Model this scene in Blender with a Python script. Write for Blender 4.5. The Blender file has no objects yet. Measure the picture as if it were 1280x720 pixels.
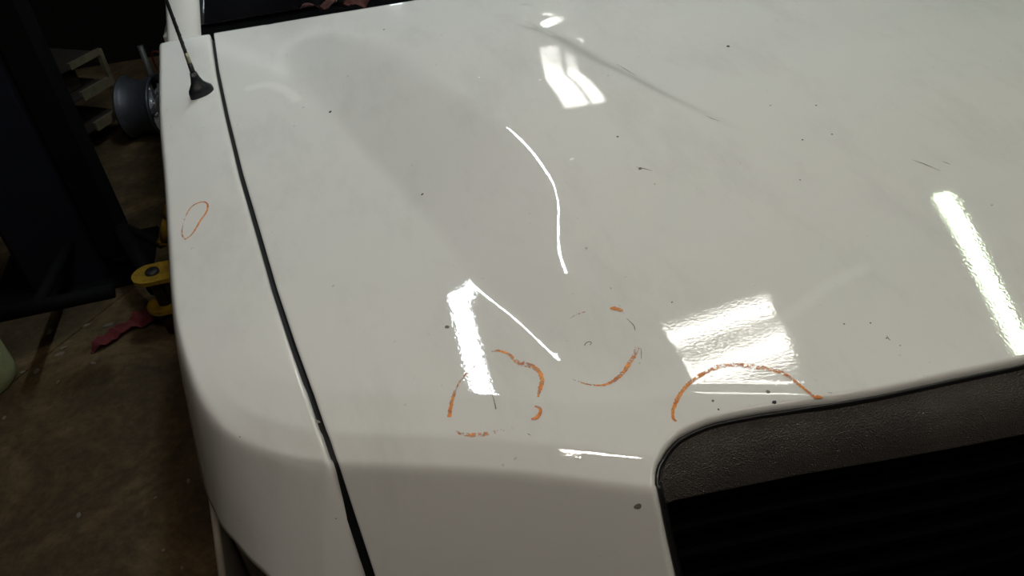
import bpy, math, random
import numpy as np
from mathutils import Vector, Matrix

S = bpy.context.scene
COL = S.collection

# ------------------------------------------------------------------ camera
PITCH, ROLL, YAW, CAMZ, FPX = 38.0, -5.0, 13.0, 1.75, 960.0
def cam_axes():
    p, r, y = map(math.radians, (PITCH, ROLL, YAW))
    fwd = Vector((math.sin(y)*math.cos(p), math.cos(y)*math.cos(p), -math.sin(p)))
    r0 = Vector((math.cos(y), -math.sin(y), 0)); u0 = r0.cross(fwd)
    right = math.cos(r)*r0 + math.sin(r)*u0
    up = -math.sin(r)*r0 + math.cos(r)*u0
    return right, up, fwd
_r, _u, _f = cam_axes()
cd = bpy.data.cameras.new('camera'); cam = bpy.data.objects.new('camera', cd); COL.objects.link(cam)
cd.sensor_width = 36.0; cd.lens = FPX/1280*36.0; cd.clip_start = .02; cd.clip_end = 60
cam.matrix_world = Matrix(((_r.x, _u.x, -_f.x, 0), (_r.y, _u.y, -_f.y, 0), (_r.z, _u.z, -_f.z, CAMZ), (0, 0, 0, 1)))
S.camera = cam

# ------------------------------------------------------------------ world, exposure
W = bpy.data.worlds.new('world'); S.world = W; W.use_nodes = True
W.node_tree.nodes['Background'].inputs[0].default_value = (.6, .65, .6, 1)
W.node_tree.nodes['Background'].inputs[1].default_value = 0.0
S.view_settings.view_transform = 'Standard'; S.view_settings.look = 'None'
S.view_settings.gamma = 1.0; S.view_settings.use_curve_mapping = False
S.view_settings.exposure = 0.0
LAMP = 74.0            # radiance of a lit fluorescent tube

# lamps over the car: name -> (x0,y0, x1,y1, z, tube spacing, tube count, colour, gain)
LAMPS = [
    (.226, 2.03, .295, 3.06, 3.0, .050, 2, (.85, .95, 1.0), 1.22, .034, 'twin tube ceiling fixture of bluish white light above the outer hood'),
    (1.05, 1.605, 1.61, 1.63, 3.0, .092, 2, (1.0, .97, .90), .25, .046, 'ceiling fixture of two lit lenses set crosswise above the hood'),
    (2.67, 1.28, 2.81, 2.06, 3.0, .045, 2, (.78, 1.0, .66), .50, .030, 'twin tube ceiling fixture of greenish white light at the right'),
    (1.40, 3.70, 1.60, 4.95, 3.0, .135, [(.06, .14), (-.085, .075)], (1.0, .98, .92), .15, .075, 'two lens ceiling fixture farthest from the nose of the truck'),
    (-.27, .15, .16, .14, 3.0, .045, 2, (1.0, .92, .82), 2.4, .026, 'shortest ceiling fixture, right over the nose of the truck'),
    (.75, -.55, 1.95, -.55, 3.0, .080, 2, (1.0, .94, .84), .36, .034, 'added warm fill light in front of the grille, built as twin tubes'),  # added fill for the hood front, placed where the paint does not mirror it
]

# ------------------------------------------------------------------ body surface (plan x across, y rearward, metres)
XC=1.08
def ip(y,pts):
    p=sorted(pts); return np.interp(y,[a for a,b in p],[b for a,b in p])
def smooth_ip(y,pts,n=5,h=.06):
    y=np.asarray(y,float); o=0
    ks=np.linspace(-1,1,n); w=1-np.abs(ks)*.8
    for k,ww in zip(ks,w): o=o+ww*ip(y+k*h,pts)
    return o/w.sum()
def sst(t): t=np.clip(t,0,1); return t*t*(3-2*t)
# plan curves (y,x)
GAP=[(2.3,-.258),(2.104,-.245),(1.896,-.234),(1.669,-.216),(1.421,-.192),(1.207,-.166),(1.02,-.144),(.878,-.124),(.803,-.112),(.733,-.102),(.671,-.0925),(.638,-.0885),(.601,-.083),(.5,-.07)]
EDGE=[(-.40,2.30),(-.385,2.1),(-.368,1.75),(-.347,1.5),(-.327,1.27),(-.311,1.1),(-.296,.985),(-.272,.875),(-.25,.815),(-.22,.766),(-.166,.716),(-.104,.678),(-.02,.642),(.074,.602),(.162,.56),(.262,.508),(.45,.425),(.65,.37),(.86,.345),(1.08,.338)]
XL=[(2.3,-.12),(1.9,-.075),(1.768,-.045),(1.504,.006),(1.295,.055),(1.131,.098),(.976,.130),(.9,.141),(.822,.175),(.728,.205),(.6,.22)]
XR=[(2.3,-.05),(1.902,.085),(1.665,.180),(1.439,.258),(1.334,.293),(1.20,.336),(1.12,.358),(.991,.364),(.894,.366),(.822,.352),(.75,.315),(.6,.275)]
CR=[(2.3,0.31400000000000006),(1.658,0.464),(1.546,0.51),(1.377,0.553),(1.222,0.602),(1.102,0.653),(1.01,0.694),(0.951,0.719),(0.8,0.769)]
def catmull(P,n=12):
    P=np.array(P,float); out=[]
    Q=np.vstack([2*P[0]-P[1],P,2*P[-1]-P[-2]])
    for i in range(1,len(Q)-2):
        p0,p1,p2,p3=Q[i-1:i+3]
        for k in range(n):
            t=k/n; out.append(.5*(2*p1+(p2-p0)*t+(2*p0-5*p1+4*p2-p3)*t*t+(3*p1-p0-3*p2+p3)*t**3))
    out.append(P[-1]); return np.array(out)
EC=catmull(EDGE,10)
_A, _AB = EC[:-1], np.diff(EC, axis=0)
_L2 = (_AB**2).sum(1)
def edge_d(x, y):
    """signed plan distance to the edge curve (+ inside) and the curve parameter"""
    x = np.asarray(x, float); y = np.asarray(y, float); sh = x.shape
    p = np.stack([x.ravel(), y.ravel()], 1); D = np.empty(len(p)); Q = np.empty(len(p))
    for k in range(0, len(p), 20000):
        q = p[k:k+20000]
        rx = q[:, 0:1]-_A[:, 0]; ry = q[:, 1:2]-_A[:, 1]
        t = np.clip((rx*_AB[:, 0]+ry*_AB[:, 1])/_L2, 0, 1)
        ex = rx-t*_AB[:, 0]; ey = ry-t*_AB[:, 1]
        d2 = ex*ex+ey*ey; i = d2.argmin(1); j = np.arange(len(q))
        sg = np.where(_AB[i, 0]*ey[j, i]-_AB[i, 1]*ex[j, i] >= 0, 1., -1.)
        D[k:k+20000] = np.sqrt(d2[j, i])*sg; Q[k:k+20000] = i+t[j, i]
    return D.reshape(sh), Q.reshape(sh)
def bulge(x,y):
    xl=smooth_ip(y,XL); xr=smooth_ip(y,XR)
    q=sst((x-.262)/.11)
    H=(.047*sst((y-.640+.145*q)/(.27+.36*q))+.034*sst((y-.86)/.50))*(1-.50*sst((y-1.50)/.60))
    t=(x-xl)/np.maximum(xr-xl,.02)
    soft=sst((t+.12)/1.24)
    # towards the nose the wall turns plane, with tight folds at its foot and its ridge
    a=.11; b=.16; v=np.clip((t-.02)/.92,0,1); m=1/(1-a/2-b/2)
    hard=np.where(v<a,m*v*v/(2*a),np.where(v>1-b,1-m*(1-v)**2/(2*b),m*(v-a/2)))
    k=.85*(1-sst((y-1.28)/.40))
    return H*(soft*(1-k)+hard*k)
def knobs(x,y):
    # two small raised beads at the rear end of the crease
    o=0
    for bx,by,h,l,w in ((0.473,1.647,.0022,.030,.009),(0.496,1.753,.0020,.014,.011)):
        u=(x-bx)*.55-(y-by)*.83; v=(x-bx)*.83+(y-by)*.55
        o=o+h*np.exp(-(u/l)**2-(v/w)**2)
    return o
def crease(x,y):
    xc=smooth_ip(y,CR,5,.05); u=x-xc; h=.014*sst((y-.97)/.45)*(1-sst((y-1.628)/(.06+1.6*np.clip(u-.015,0,.4))))
    w=.012+.018*sst((y-1.0)/.5)
    u=(x-xc)
    return -h*sst((u+w)/(2*w))*np.exp(-np.maximum(u-w,0)/.6)
_D = np.linspace(-.30, .24, 541)
def _ramp(d, a, b):            # integral from the inside of a slope that grows from 0 (d = a) to 1 (d = b)
    q = sst((a-_D)/(a-b)); return np.interp(d, _D, np.cumsum(q[::-1])[::-1]*(_D[1]-_D[0]))
def drop(d, par):
    """fall of the skin towards and over the nose: two soft folds, then the face"""
    k = sst((par-62)/40.)      # 0 along the fender side, 1 along the front
    e = sst((par-138)/22.); f = d-.035*e
    m = 5.5-3.3*k
    return (.06+.10*k+.06*e)*_ramp(f, .098, .082)-.06*e*_ramp(f, .116, .104)+.03*_ramp(d, .10, .0)+.28*k*_ramp(d, .039, .027)+(m-.1-.40*k)*(_ramp(d, .014, -.018)*(1-k)+_ramp(d, .005, -.010)*k)
def zbase(x,y):
    c=np.minimum(x,XC)
    return 1.047+.062*(y-.62)-.025*((.86-np.minimum(c,.86))/1.0)**2
def z(x,y):
    x=np.asarray(x,float); y=np.asarray(y,float)
    xm=XC-np.abs(x-XC)
    d,p=edge_d(xm,y)
    return zbase(xm,y)+bulge(xm,y)-.026*sst((y-.75)/.8)*(1-.50*sst((y-1.50)/.60))+crease(x,y)+knobs(x,y)-drop(d,p)
def normal(x,y,e=.0015):
    n=np.stack([-(z(x+e,y)-z(x-e,y))/(2*e),-(z(x,y+e)-z(x,y-e))/(2*e),np.ones_like(np.asarray(x,float))],-1)
    return n/np.linalg.norm(n,axis=-1,keepdims=True)

# ------------------------------------------------------------------ plan outlines (metres) of the opening and of the marks on the paint
MK = {
    'c1a': [(0.0597,0.673),(0.0645,0.6851),(0.0704,0.6971),(0.0778,0.7102),(0.0881,0.7232),(0.102,0.7353),(0.1167,0.7424),(0.1314,0.746)],
    'c1b': [(0.1383,0.7574),(0.1483,0.7557),(0.16,0.7438),(0.1663,0.727),(0.1749,0.7187),(0.1848,0.7089),(0.1888,0.695),(0.1869,0.6835),(0.1802,0.6717),(0.1736,0.6601)],
    'c1c': [(0.1655,0.6485),(0.1706,0.6445),(0.1689,0.6372),(0.1622,0.6328),(0.156,0.6332)],
    'c1d': [(0.0603,0.6546),(0.0686,0.6462),(0.0805,0.639),(0.0966,0.6348),(0.1099,0.6328)],
    'c1e': [(0.1099,0.6328),(0.1298,0.6298),(0.1498,0.6271)],
    'c2a': [(0.2556,0.768),(0.2667,0.7694),(0.2781,0.7684)],
    'c2b': [(0.311,0.7591),(0.3187,0.7566),(0.3245,0.7498),(0.3266,0.7452)],
    'c2c': [(0.3215,0.6888),(0.3148,0.6802),(0.3015,0.668),(0.2859,0.6571),(0.2646,0.6496),(0.2477,0.653),(0.2333,0.663),(0.2216,0.6761)],
    'c2d': [(0.326,0.7362),(0.3301,0.7228),(0.329,0.7138)],
    'c2e': [(0.3248,0.713),(0.3232,0.7019),(0.3217,0.691)],
    'c3': [(0.3221,0.5698),(0.3198,0.5737),(0.3249,0.585),(0.3378,0.5977),(0.3568,0.6109),(0.378,0.619),(0.3996,0.6232),(0.4206,0.6213),(0.4419,0.6119),(0.459,0.6029),(0.4743,0.5913),(0.4824,0.5754),(0.4864,0.5607),(0.4917,0.543)],
    'c3b': [(0.4905,0.5325),(0.4966,0.5322),(0.5009,0.5289)],
    'c4': [(-0.2902,1.235),(-0.2966,1.257),(-0.2943,1.2995),(-0.2839,1.3362),(-0.2666,1.3459),(-0.2536,1.3342),(-0.2531,1.3073),(-0.2648,1.2793),(-0.2772,1.2455),(-0.2901,1.2325)],
    'ring': [(0.2581,0.718),(0.2616,0.7211),(0.2662,0.7213),(0.2681,0.7181),(0.2649,0.7159)],
    'chips': [(0.0923,0.8268),(0.2444,0.5042),(0.1247,1.1722),(0.4436,0.5679),(0.4433,0.552),(0.3743,0.5784),(0.3755,0.5657),(0.4683,1.0226),(0.8095,1.3652),(0.8341,1.0887),(0.7602,1.1169),(0.4671,1.1166),(0.0027,1.5748),(0.3959,0.7428),(0.5946,0.6355),(0.6316,0.5967),(0.6279,0.6258),(0.6403,0.5807),(-0.1591,0.7015),(-0.2115,0.7575),(-0.136,0.6293),(0.7562,1.0054),(0.8114,1.0034),(0.1633,1.7807),(0.4018,1.5542),(0.6977,0.9155)],
    'scr1': [(0.1196,0.6849),(0.1197,0.6762),(0.1185,0.6625)],
    'scr2': [(0.3248,0.6852),(0.3221,0.6772),(0.3184,0.6684)],
    'scr3': [(0.1458,0.6168),(0.1473,0.6148),(0.1487,0.6127)],
    'scuffs': [[(0.6357,1.1222),(0.6428,1.1089),(0.6514,1.0986)],[(0.8958,0.904),(0.9086,0.8868),(0.9197,0.8658)],[(0.9394,0.8855),(0.9427,0.88),(0.946,0.8745)],[(0.4638,1.0285),(0.4745,1.0205),(0.4843,1.0106)],[(0.5763,1.3923),(0.5829,1.3584),(0.5888,1.3206)],[(0.6341,0.6002),(0.6335,0.596),(0.6339,0.5916)]],
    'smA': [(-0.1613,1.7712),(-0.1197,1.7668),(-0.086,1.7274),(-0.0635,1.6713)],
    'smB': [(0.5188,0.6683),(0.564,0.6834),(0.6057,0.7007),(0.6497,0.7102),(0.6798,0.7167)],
    'ant': [(-0.2998,1.7721),(-0.2403,1.8017),(-0.2692,1.7964)],
    'fchips': [(-0.1604,0.7017),(-0.2058,0.7552),(-0.136,0.6293),(-0.1069,0.6434)],
    'cowl': [(-0.3687,2.2048),(-0.3074,2.1528),(-0.2595,2.126),(-0.2472,2.1222),(-0.2201,2.1185),(-0.193,2.1149),(-0.1659,2.1114),(-0.1388,2.1079),(-0.1116,2.1046),(-0.084,2.0916),(-0.0563,2.0681),(-0.029,2.0422),(-0.0023,2.0172),(0.0239,1.9948),(0.0497,1.9767),(0.0755,1.9655),(0.1015,1.9623),(0.1275,1.9596),(0.1537,1.957),(0.1799,1.9545),(0.2061,1.952),(0.2325,1.9497),(0.2589,1.9475)],
    'G': [(0.2752,0.4408),(0.2736,0.4511),(0.2713,0.4711),(0.2698,0.4903),(0.2696,0.5061),(0.2759,0.5209),(0.2871,0.5328),(0.3024,0.5441),(0.3204,0.5518),(0.3457,0.5544),(0.3716,0.5537),(0.4214,0.5473),(0.4704,0.5391),(0.5719,0.5262),(0.6798,0.5179),(0.7682,0.5112)],
    'wspeck': [(0.3723,1.0842),(0.2999,1.4252),(0.4057,1.3606),(0.4568,1.4661)],
}

# ------------------------------------------------------------------ helpers
def link(name, me, mat=None, parent=None):
    o = bpy.data.objects.new(name, me); COL.objects.link(o)
    if mat is not None and len(me.materials) == 0: me.materials.append(mat)
    if parent is not None: o.parent = parent
    return o
def mesh(name, V, F, mat=None, parent=None, smooth=False, loc=None):
    me = bpy.data.meshes.new(name)
    me.from_pydata([tuple(map(float, v)) for v in V], [], [tuple(map(int, f)) for f in F]); me.update()
    if smooth:
        me.polygons.foreach_set('use_smooth', [True]*len(me.polygons))
    o = link(name, me, mat, parent)
    return o
def thing(name, label, cat, group=None, loc=(0, 0, 0)):
    o = bpy.data.objects.new(name, None); COL.objects.link(o); o.location = loc
    o.empty_display_size = .05
    o['label'] = label; o['category'] = cat
    if group: o['group'] = group
    return o
def tag(o, label, cat, group=None):
    o['label'] = label; o['category'] = cat
    if group: o['group'] = group
    return o
def grid_faces(nr, nc, flip=False, wrap=False):
    F = []
    for i in range(nr-1):
        for j in range(nc-1 if not wrap else nc):
            k = (j+1) % nc
            q = (i*nc+j, i*nc+k, (i+1)*nc+k, (i+1)*nc+j)
            F.append(q[::-1] if flip else q)
    return F
class MB:
    def __init__(s): s.V = []; s.F = []
    def add(s, V, F):
        n = len(s.V); s.V += [tuple(map(float, v)) for v in V]; s.F += [tuple(i+n for i in f) for f in F]; return s
    def box(s, lo, hi, b=.0):
        (x0, y0, z0), (x1, y1, z1) = lo, hi
        if b <= 0:
            V = [(x, y, z) for z in (z0, z1) for y in (y0, y1) for x in (x0, x1)]
            F = [(0,2,3,1), (4,5,7,6), (0,1,5,4), (2,6,7,3), (0,4,6,2), (1,3,7,5)]
            return s.add(V, F)
        def ring(z, i):
            a = b-i
            return [(x0+i+a, y0+i, z), (x1-i-a, y0+i, z), (x1-i, y0+i+a, z), (x1-i, y1-i-a, z), (x1-i-a, y1-i, z), (x0+i+a, y1-i, z), (x0+i, y1-i-a, z), (x0+i, y0+i+a, z)]
        V = ring(z0, b*.99)+ring(z0+b, 0)+ring(z1-b, 0)+ring(z1, b*.99)
        F = grid_faces(4, 8, wrap=True)+[tuple(range(7, -1, -1)), tuple(range(24, 32))]
        return s.add(V, F)
    def tube(s, P, r, n=10, cap=True):
        P = [Vector(p) for p in P]; R = r if isinstance(r, (list, tuple)) else [r]*len(P)
        V = []; up = None
        for i, p in enumerate(P):
            t = (P[min(i+1, len(P)-1)]-P[max(i-1, 0)]).normalized()
            if up is None:
                up = Vector((0, 0, 1)) if abs(t.z) < .9 else Vector((1, 0, 0))
            a = t.cross(up).normalized(); up = a.cross(t).normalized()
            for k in range(n):
                w = 2*math.pi*k/n; V.append(p+R[i]*(math.cos(w)*a+math.sin(w)*up))
        F = grid_faces(len(P), n, wrap=True)
        if cap: F += [tuple(range(n-1, -1, -1)), tuple(range((len(P)-1)*n, len(P)*n))]
        return s.add(V, F)
    def lathe(s, prof, c=(0, 0, 0), axis='z', n=32, close=False):
        V = []
        for (r, h) in prof:
            for k in range(n):
                w = 2*math.pi*k/n; a, b = r*math.cos(w), r*math.sin(w)
                v = (a, b, h) if axis == 'z' else ((h, a, b) if axis == 'x' else (a, h, b))
                V.append((v[0]+c[0], v[1]+c[1], v[2]+c[2]))
        F = grid_faces(len(prof), n, wrap=True)
        if close: F += [tuple(range(n-1, -1, -1)), tuple(range((len(prof)-1)*n, len(prof)*n))]
        return s.add(V, F)
    def build(s, name, mat, parent=None, smooth=False): return mesh(name, s.V, s.F, mat, parent, smooth)

# ------------------------------------------------------------------ materials
def new_mat(name):
    m = bpy.data.materials.new(name); m.use_nodes = True
    nt = m.node_tree; b = nt.nodes['Principled BSDF']
    return m, nt, b
def N(nt, t, **kw):
    n = nt.nodes.new(t)
    for k, v in kw.items():
        if k in n.inputs: n.inputs[k].default_value = v
        else: setattr(n, k, v)
    return n
def plain(name, col, rough=.5, metal=0., noise=.25, scale=14., bump=.0, bscale=120., spec=.5):
    m, nt, b = new_mat(name)
    tc = N(nt, 'ShaderNodeTexCoord'); no = N(nt, 'ShaderNodeTexNoise', Scale=scale, Detail=6., Roughness=.65)
    nt.links.new(tc.outputs['Object'], no.inputs['Vector'])
    mr = N(nt, 'ShaderNodeMapRange'); mr.inputs[1].default_value = .3; mr.inputs[2].default_value = .7
    mr.inputs[3].default_value = 1-noise; mr.inputs[4].default_value = 1+noise
    nt.links.new(no.outputs['Fac'], mr.inputs[0])
    mx = N(nt, 'ShaderNodeVectorMath', operation='SCALE'); mx.inputs[0].default_value = col[:3]
    nt.links.new(mr.outputs[0], mx.inputs['Scale']); nt.links.new(mx.outputs[0], b.inputs['Base Color'])
    b.inputs['Roughness'].default_value = rough; b.inputs['Metallic'].default_value = metal
    b.inputs['Specular IOR Level'].default_value = spec
    if bump:
        n2 = N(nt, 'ShaderNodeTexNoise', Scale=bscale, Detail=3.); nt.links.new(tc.outputs['Object'], n2.inputs['Vector'])
        bp = N(nt, 'ShaderNodeBump', Strength=bump, Distance=.002); nt.links.new(n2.outputs['Fac'], bp.inputs['Height'])
        nt.links.new(bp.outputs[0], b.inputs['Normal'])
    return m
def emitter(name, col, power):
    m, nt, b = new_mat(name)
    b.inputs['Base Color'].default_value = (*col, 1)
    b.inputs['Emission Color'].default_value = (*col, 1); b.inputs['Emission Strength'].default_value = power
    return m
def paint_material():
    m, nt, b = new_mat('white_clearcoat_paint')
    L = nt.links.new
    tc = N(nt, 'ShaderNodeTexCoord')
    # road film: blotches drawn out along the car
    mp = N(nt, 'ShaderNodeMapping'); mp.inputs['Scale'].default_value = (2.4, 1.1, 1); mp.inputs['Rotation'].default_value = (0, 0, .9)
    L(tc.outputs['Object'], mp.inputs['Vector'])
    n1 = N(nt, 'ShaderNodeTexNoise', Scale=3.6, Detail=10., Roughness=.72); L(mp.outputs[0], n1.inputs['Vector'])
    r1 = N(nt, 'ShaderNodeMapRange'); r1.inputs[1].default_value = .50; r1.inputs[2].default_value = .78; r1.inputs[3].default_value = 0.; r1.inputs[4].default_value = .15
    L(n1.outputs['Fac'], r1.inputs[0])
    # fine specks
    n2 = N(nt, 'ShaderNodeTexNoise', Scale=85., Detail=2.); L(tc.outputs['Object'], n2.inputs['Vector'])
    r2 = N(nt, 'ShaderNodeMapRange'); r2.inputs[1].default_value = .735; r2.inputs[2].default_value = .79; r2.inputs[3].default_value = 0.; r2.inputs[4].default_value = .55
    L(n2.outputs['Fac'], r2.inputs[0])
    n3 = N(nt, 'ShaderNodeTexNoise', Scale=4., Detail=2.); L(tc.outputs['Object'], n3.inputs['Vector'])
    r3 = N(nt, 'ShaderNodeMapRange'); r3.inputs[1].default_value = .45; r3.inputs[2].default_value = .6; L(n3.outputs['Fac'], r3.inputs[0])
    mu = N(nt, 'ShaderNodeMath', operation='MULTIPLY'); L(r2.outputs[0], mu.inputs[0]); L(r3.outputs[0], mu.inputs[1])
    ad = N(nt, 'ShaderNodeMath', operation='ADD', use_clamp=True); L(r1.outputs[0], ad.inputs[0]); L(mu.outputs[0], ad.inputs[1])
    mix = N(nt, 'ShaderNodeMix', data_type='RGBA'); mix.inputs[6].default_value = (.70, .685, .645, 1); mix.inputs[7].default_value = (.16, .145, .12, 1)
    L(ad.outputs[0], mix.inputs[0])
    # paler marks kept on the mesh, the front one a reflection put in as colour
    fa = N(nt, 'ShaderNodeAttribute', attribute_name='pale_marks'); m2 = N(nt, 'ShaderNodeMix', data_type='RGBA'); m2.inputs[7].default_value = (.86, .85, .80, 1)
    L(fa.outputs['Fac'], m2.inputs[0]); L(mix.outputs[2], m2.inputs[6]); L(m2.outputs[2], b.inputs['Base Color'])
    b.inputs['Roughness'].default_value = .7; b.inputs['Specular IOR Level'].default_value = .03
    b.inputs['Coat Weight'].default_value = 1.; b.inputs['Coat Roughness'].default_value = .006; b.inputs['Coat IOR'].default_value = 1.5
    n4 = N(nt, 'ShaderNodeTexNoise', Scale=260., Detail=1.); L(tc.outputs['Object'], n4.inputs['Vector'])
    bp = N(nt, 'ShaderNodeBump', Strength=.10, Distance=.00034); L(n4.outputs['Fac'], bp.inputs['Height'])
    L(bp.outputs[0], b.inputs['Coat Normal'])
    return m
def crayon_material():
    m, nt, b = new_mat('orange_grease_pencil')
    L = nt.links.new
    tc = N(nt, 'ShaderNodeTexCoord')
    n1 = N(nt, 'ShaderNodeTexNoise', Scale=190., Detail=4., Roughness=.7); L(tc.outputs['Object'], n1.inputs['Vector'])
    at = N(nt, 'ShaderNodeAttribute', attribute_name='ink')
    ad = N(nt, 'ShaderNodeMath', operation='ADD'); L(n1.outputs['Fac'], ad.inputs[0]); L(at.outputs['Fac'], ad.inputs[1])
    r = N(nt, 'ShaderNodeMapRange'); r.inputs[1].default_value = .90; r.inputs[2].default_value = 1.12; L(ad.outputs[0], r.inputs[0])
    L(r.outputs[0], b.inputs['Alpha'])
    cr = N(nt, 'ShaderNodeValToRGB'); cr.color_ramp.elements[0].color = (.52, .135, .02, 1); cr.color_ramp.elements[1].color = (.85, .33, .07, 1)
    cr.color_ramp.elements[0].position = .35; cr.color_ramp.elements[1].position = .65
    n2 = N(nt, 'ShaderNodeTexNoise', Scale=70., Detail=3.); L(tc.outputs['Object'], n2.inputs['Vector'])
    L(n2.outputs['Fac'], cr.inputs[0]); L(cr.outputs[0], b.inputs['Base Color'])
    b.inputs['Roughness'].default_value = .6
    return m
def floor_material():
    m, nt, b = new_mat('oily_concrete')
    L = nt.links.new
    tc = N(nt, 'ShaderNodeTexCoord')
    n1 = N(nt, 'ShaderNodeTexNoise', Scale=2.6, Detail=10., Roughness=.7, Distortion=.6); L(tc.outputs['Object'], n1.inputs['Vector'])
    cr = N(nt, 'ShaderNodeValToRGB'); e = cr.color_ramp.elements
    e[0].position = .36; e[0].color = (.034, .022, .011, 1); e[1].position = .72; e[1].color = (.17, .118, .054, 1)
    x = e.new(.52); x.color = (.072, .048, .022, 1)
    L(n1.outputs['Fac'], cr.inputs[0])
    n2 = N(nt, 'ShaderNodeTexNoise', Scale=34., Detail=8., Roughness=.75); L(tc.outputs['Object'], n2.inputs['Vector'])
    r = N(nt, 'ShaderNodeMapRange'); r.inputs[1].default_value = .3; r.inputs[2].default_value = .7; r.inputs[3].default_value = .6; r.inputs[4].default_value = 1.35
    L(n2.outputs['Fac'], r.inputs[0])
    v = N(nt, 'ShaderNodeVectorMath', operation='SCALE'); L(cr.outputs[0], v.inputs[0]); L(r.outputs[0], v.inputs['Scale'])
    L(v.outputs[0], b.inputs['Base Color']); b.inputs['Roughness'].default_value = .75; b.inputs['Specular IOR Level'].default_value = .25
    bp = N(nt, 'ShaderNodeBump', Strength=.3, Distance=.003); L(n2.outputs['Fac'], bp.inputs['Height']); L(bp.outputs[0], b.inputs['Normal'])
    return m
def grain_plastic():
    m, nt, b = new_mat('grained_black_plastic')
    L = nt.links.new
    tc = N(nt, 'ShaderNodeTexCoord')
    vo = N(nt, 'ShaderNodeTexVoronoi', Scale=520.); L(tc.outputs['Object'], vo.inputs['Vector'])
    no = N(nt, 'ShaderNodeTexNoise', Scale=9., Detail=5.); L(tc.outputs['Object'], no.inputs['Vector'])
    cr = N(nt, 'ShaderNodeValToRGB'); cr.color_ramp.elements[0].color = (.030, .026, .023, 1); cr.color_ramp.elements[1].color = (.066, .056, .048, 1)
    cr.color_ramp.elements[0].position = .3; cr.color_ramp.elements[1].position = .7
    L(no.outputs['Fac'], cr.inputs[0]); L(cr.outputs[0], b.inputs['Base Color'])
    b.inputs['Roughness'].default_value = .5
    bp = N(nt, 'ShaderNodeBump', Strength=.9, Distance=.0022); L(vo.outputs['Distance'], bp.inputs['Height']); L(bp.outputs[0], b.inputs['Normal'])
    return m
M = dict(
    paint=paint_material(), crayon=crayon_material(), floor=floor_material(), grain=grain_plastic(),
    rubber=plain('black_rubber', (.005, .005, .0055), .6, spec=.25),
    black=plain('black_plastic', (.010, .010, .011), .35),
    void=plain('matt_black_plastic', (.0016, .0016, .002), .85, spec=.03),
    antenna=plain('antenna_plastic', (.009, .010, .014), .33, bump=.1, bscale=300),
    brass=plain('dull_ferrule_metal', (.30, .28, .20), .4, .8),
    glass=plain('dark_tinted_glass', (.004, .004, .005), .05),
    lens=plain('brown_lamp_housing', (.050, .030, .018), .4),
    bumper=plain('dusty_beige_plastic', (.24, .205, .165), .6),
    chip=plain('exposed_primer', (.16, .15, .125), .8), dark=plain('dark_fleck', (.020, .018, .016), .8),
    bright=plain('pale_fleck', (.85, .85, .82), .4),
    navy=plain('navy_lift_paint', (.0045, .006, .013), .65, spec=.3, noise=.35, scale=7), liftblack=plain('greasy_black_steel', (.004, .004, .004), .8, spec=.08),
    yellow=plain('worn_yellow_paint', (.26, .155, .010), .5, noise=.5, scale=30), roller=plain('dark_steel', (.012, .011, .010), .5),
    red=plain('red_shop_cloth', (.10, .008, .010), .9, noise=.35, scale=40), darkred=plain('rust_red_cloth', (.050, .011, .007), .9, noise=.5, scale=30),
    cream=plain('cream_shelf_paint', (.12, .105, .062), .6, noise=.4, scale=20), darkwood=plain('dark_shelf_board', (.018, .013, .009), .8),
    card=plain('dirty_cardboard', (.045, .034, .022), .9), alloy=plain('grey_alloy', (.085, .095, .11), .5, .6, noise=.2), chrome=plain('polished_alloy', (.75, .77, .80), .35, .8, noise=.1),
    jug=plain('pale_yellow_plastic', (.30, .32, .16), .55, noise=.2), pole=plain('grey_steel', (.10, .105, .10), .5, .3), cable=plain('dark_red_cable', (.16, .014, .02), .5),
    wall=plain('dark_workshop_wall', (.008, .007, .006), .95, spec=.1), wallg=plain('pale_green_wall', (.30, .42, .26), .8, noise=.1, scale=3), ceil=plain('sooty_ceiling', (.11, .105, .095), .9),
    fixture=plain('grey_enamel', (.16, .16, .15), .5, noise=.05), flake=plain('pale_debris', (.16, .135, .10), .8), tyre=plain('tyre_rubber', (.012, .012, .012), .8),
)

# ------------------------------------------------------------------ room shell
def structure(o): o['kind'] = 'structure'; return o
RX0, RX1, RY0, RY1, RZ = -3.4, 5.2, -2.8, 5.4, 3.3
# two slabs that meet in an open joint
ja, jb = Vector((-1.2733, 2.2615)), Vector((-1.1259, 2.4392)); jd = (jb-ja).normalized()
jn = Vector((-jd.y, jd.x))
def on_joint(x=None, y=None, off=0.):
    p = ja+jn*off
    return Vector((x, p.y+(x-p.x)*jd.y/jd.x)) if x is not None else Vector((p.x+(y-p.y)*jd.x/jd.y, y))
J0m, J1m = on_joint(x=RX0, off=.003), on_joint(y=RY1, off=.003)
J0p, J1p = on_joint(x=RX0, off=-.003), on_joint(y=RY1, off=-.003)
fl = structure(mesh('floor', [(RX0, RY0, -.05), (RX1, RY0, -.05), (RX1, RY1, -.05), (RX0, RY1, -.05)], [(0, 1, 2, 3)], M['dark']))
mb = MB()
A = [(RX0, J0m.y), (J1m.x, RY1), (RX0, RY1)]; B = [(RX0, RY0), (RX1, RY0), (RX1, RY1), (J1p.x, RY1), (RX0, J0p.y)]
for poly in (A, B):
    n = len(poly); V = [(x, y, 0) for x, y in poly]+[(x, y, -.045) for x, y in poly]
    m_ = MB().add(V, [tuple(range(n))]+[(i+n, (i+1) % n+n, (i+1) % n, i) for i in range(n)]); m_.build('floor_slab', M['floor'], fl)
def slab(name, lo, hi, mat): return structure(MB().box(lo, hi).build(name, mat))
slab('ceiling', (RX0, RY0, RZ), (RX1, RY1, RZ+.1), M['ceil'])
slab('wall_left', (RX0-.1, RY0, 0), (RX0, RY1, RZ), M['wall'])
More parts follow.
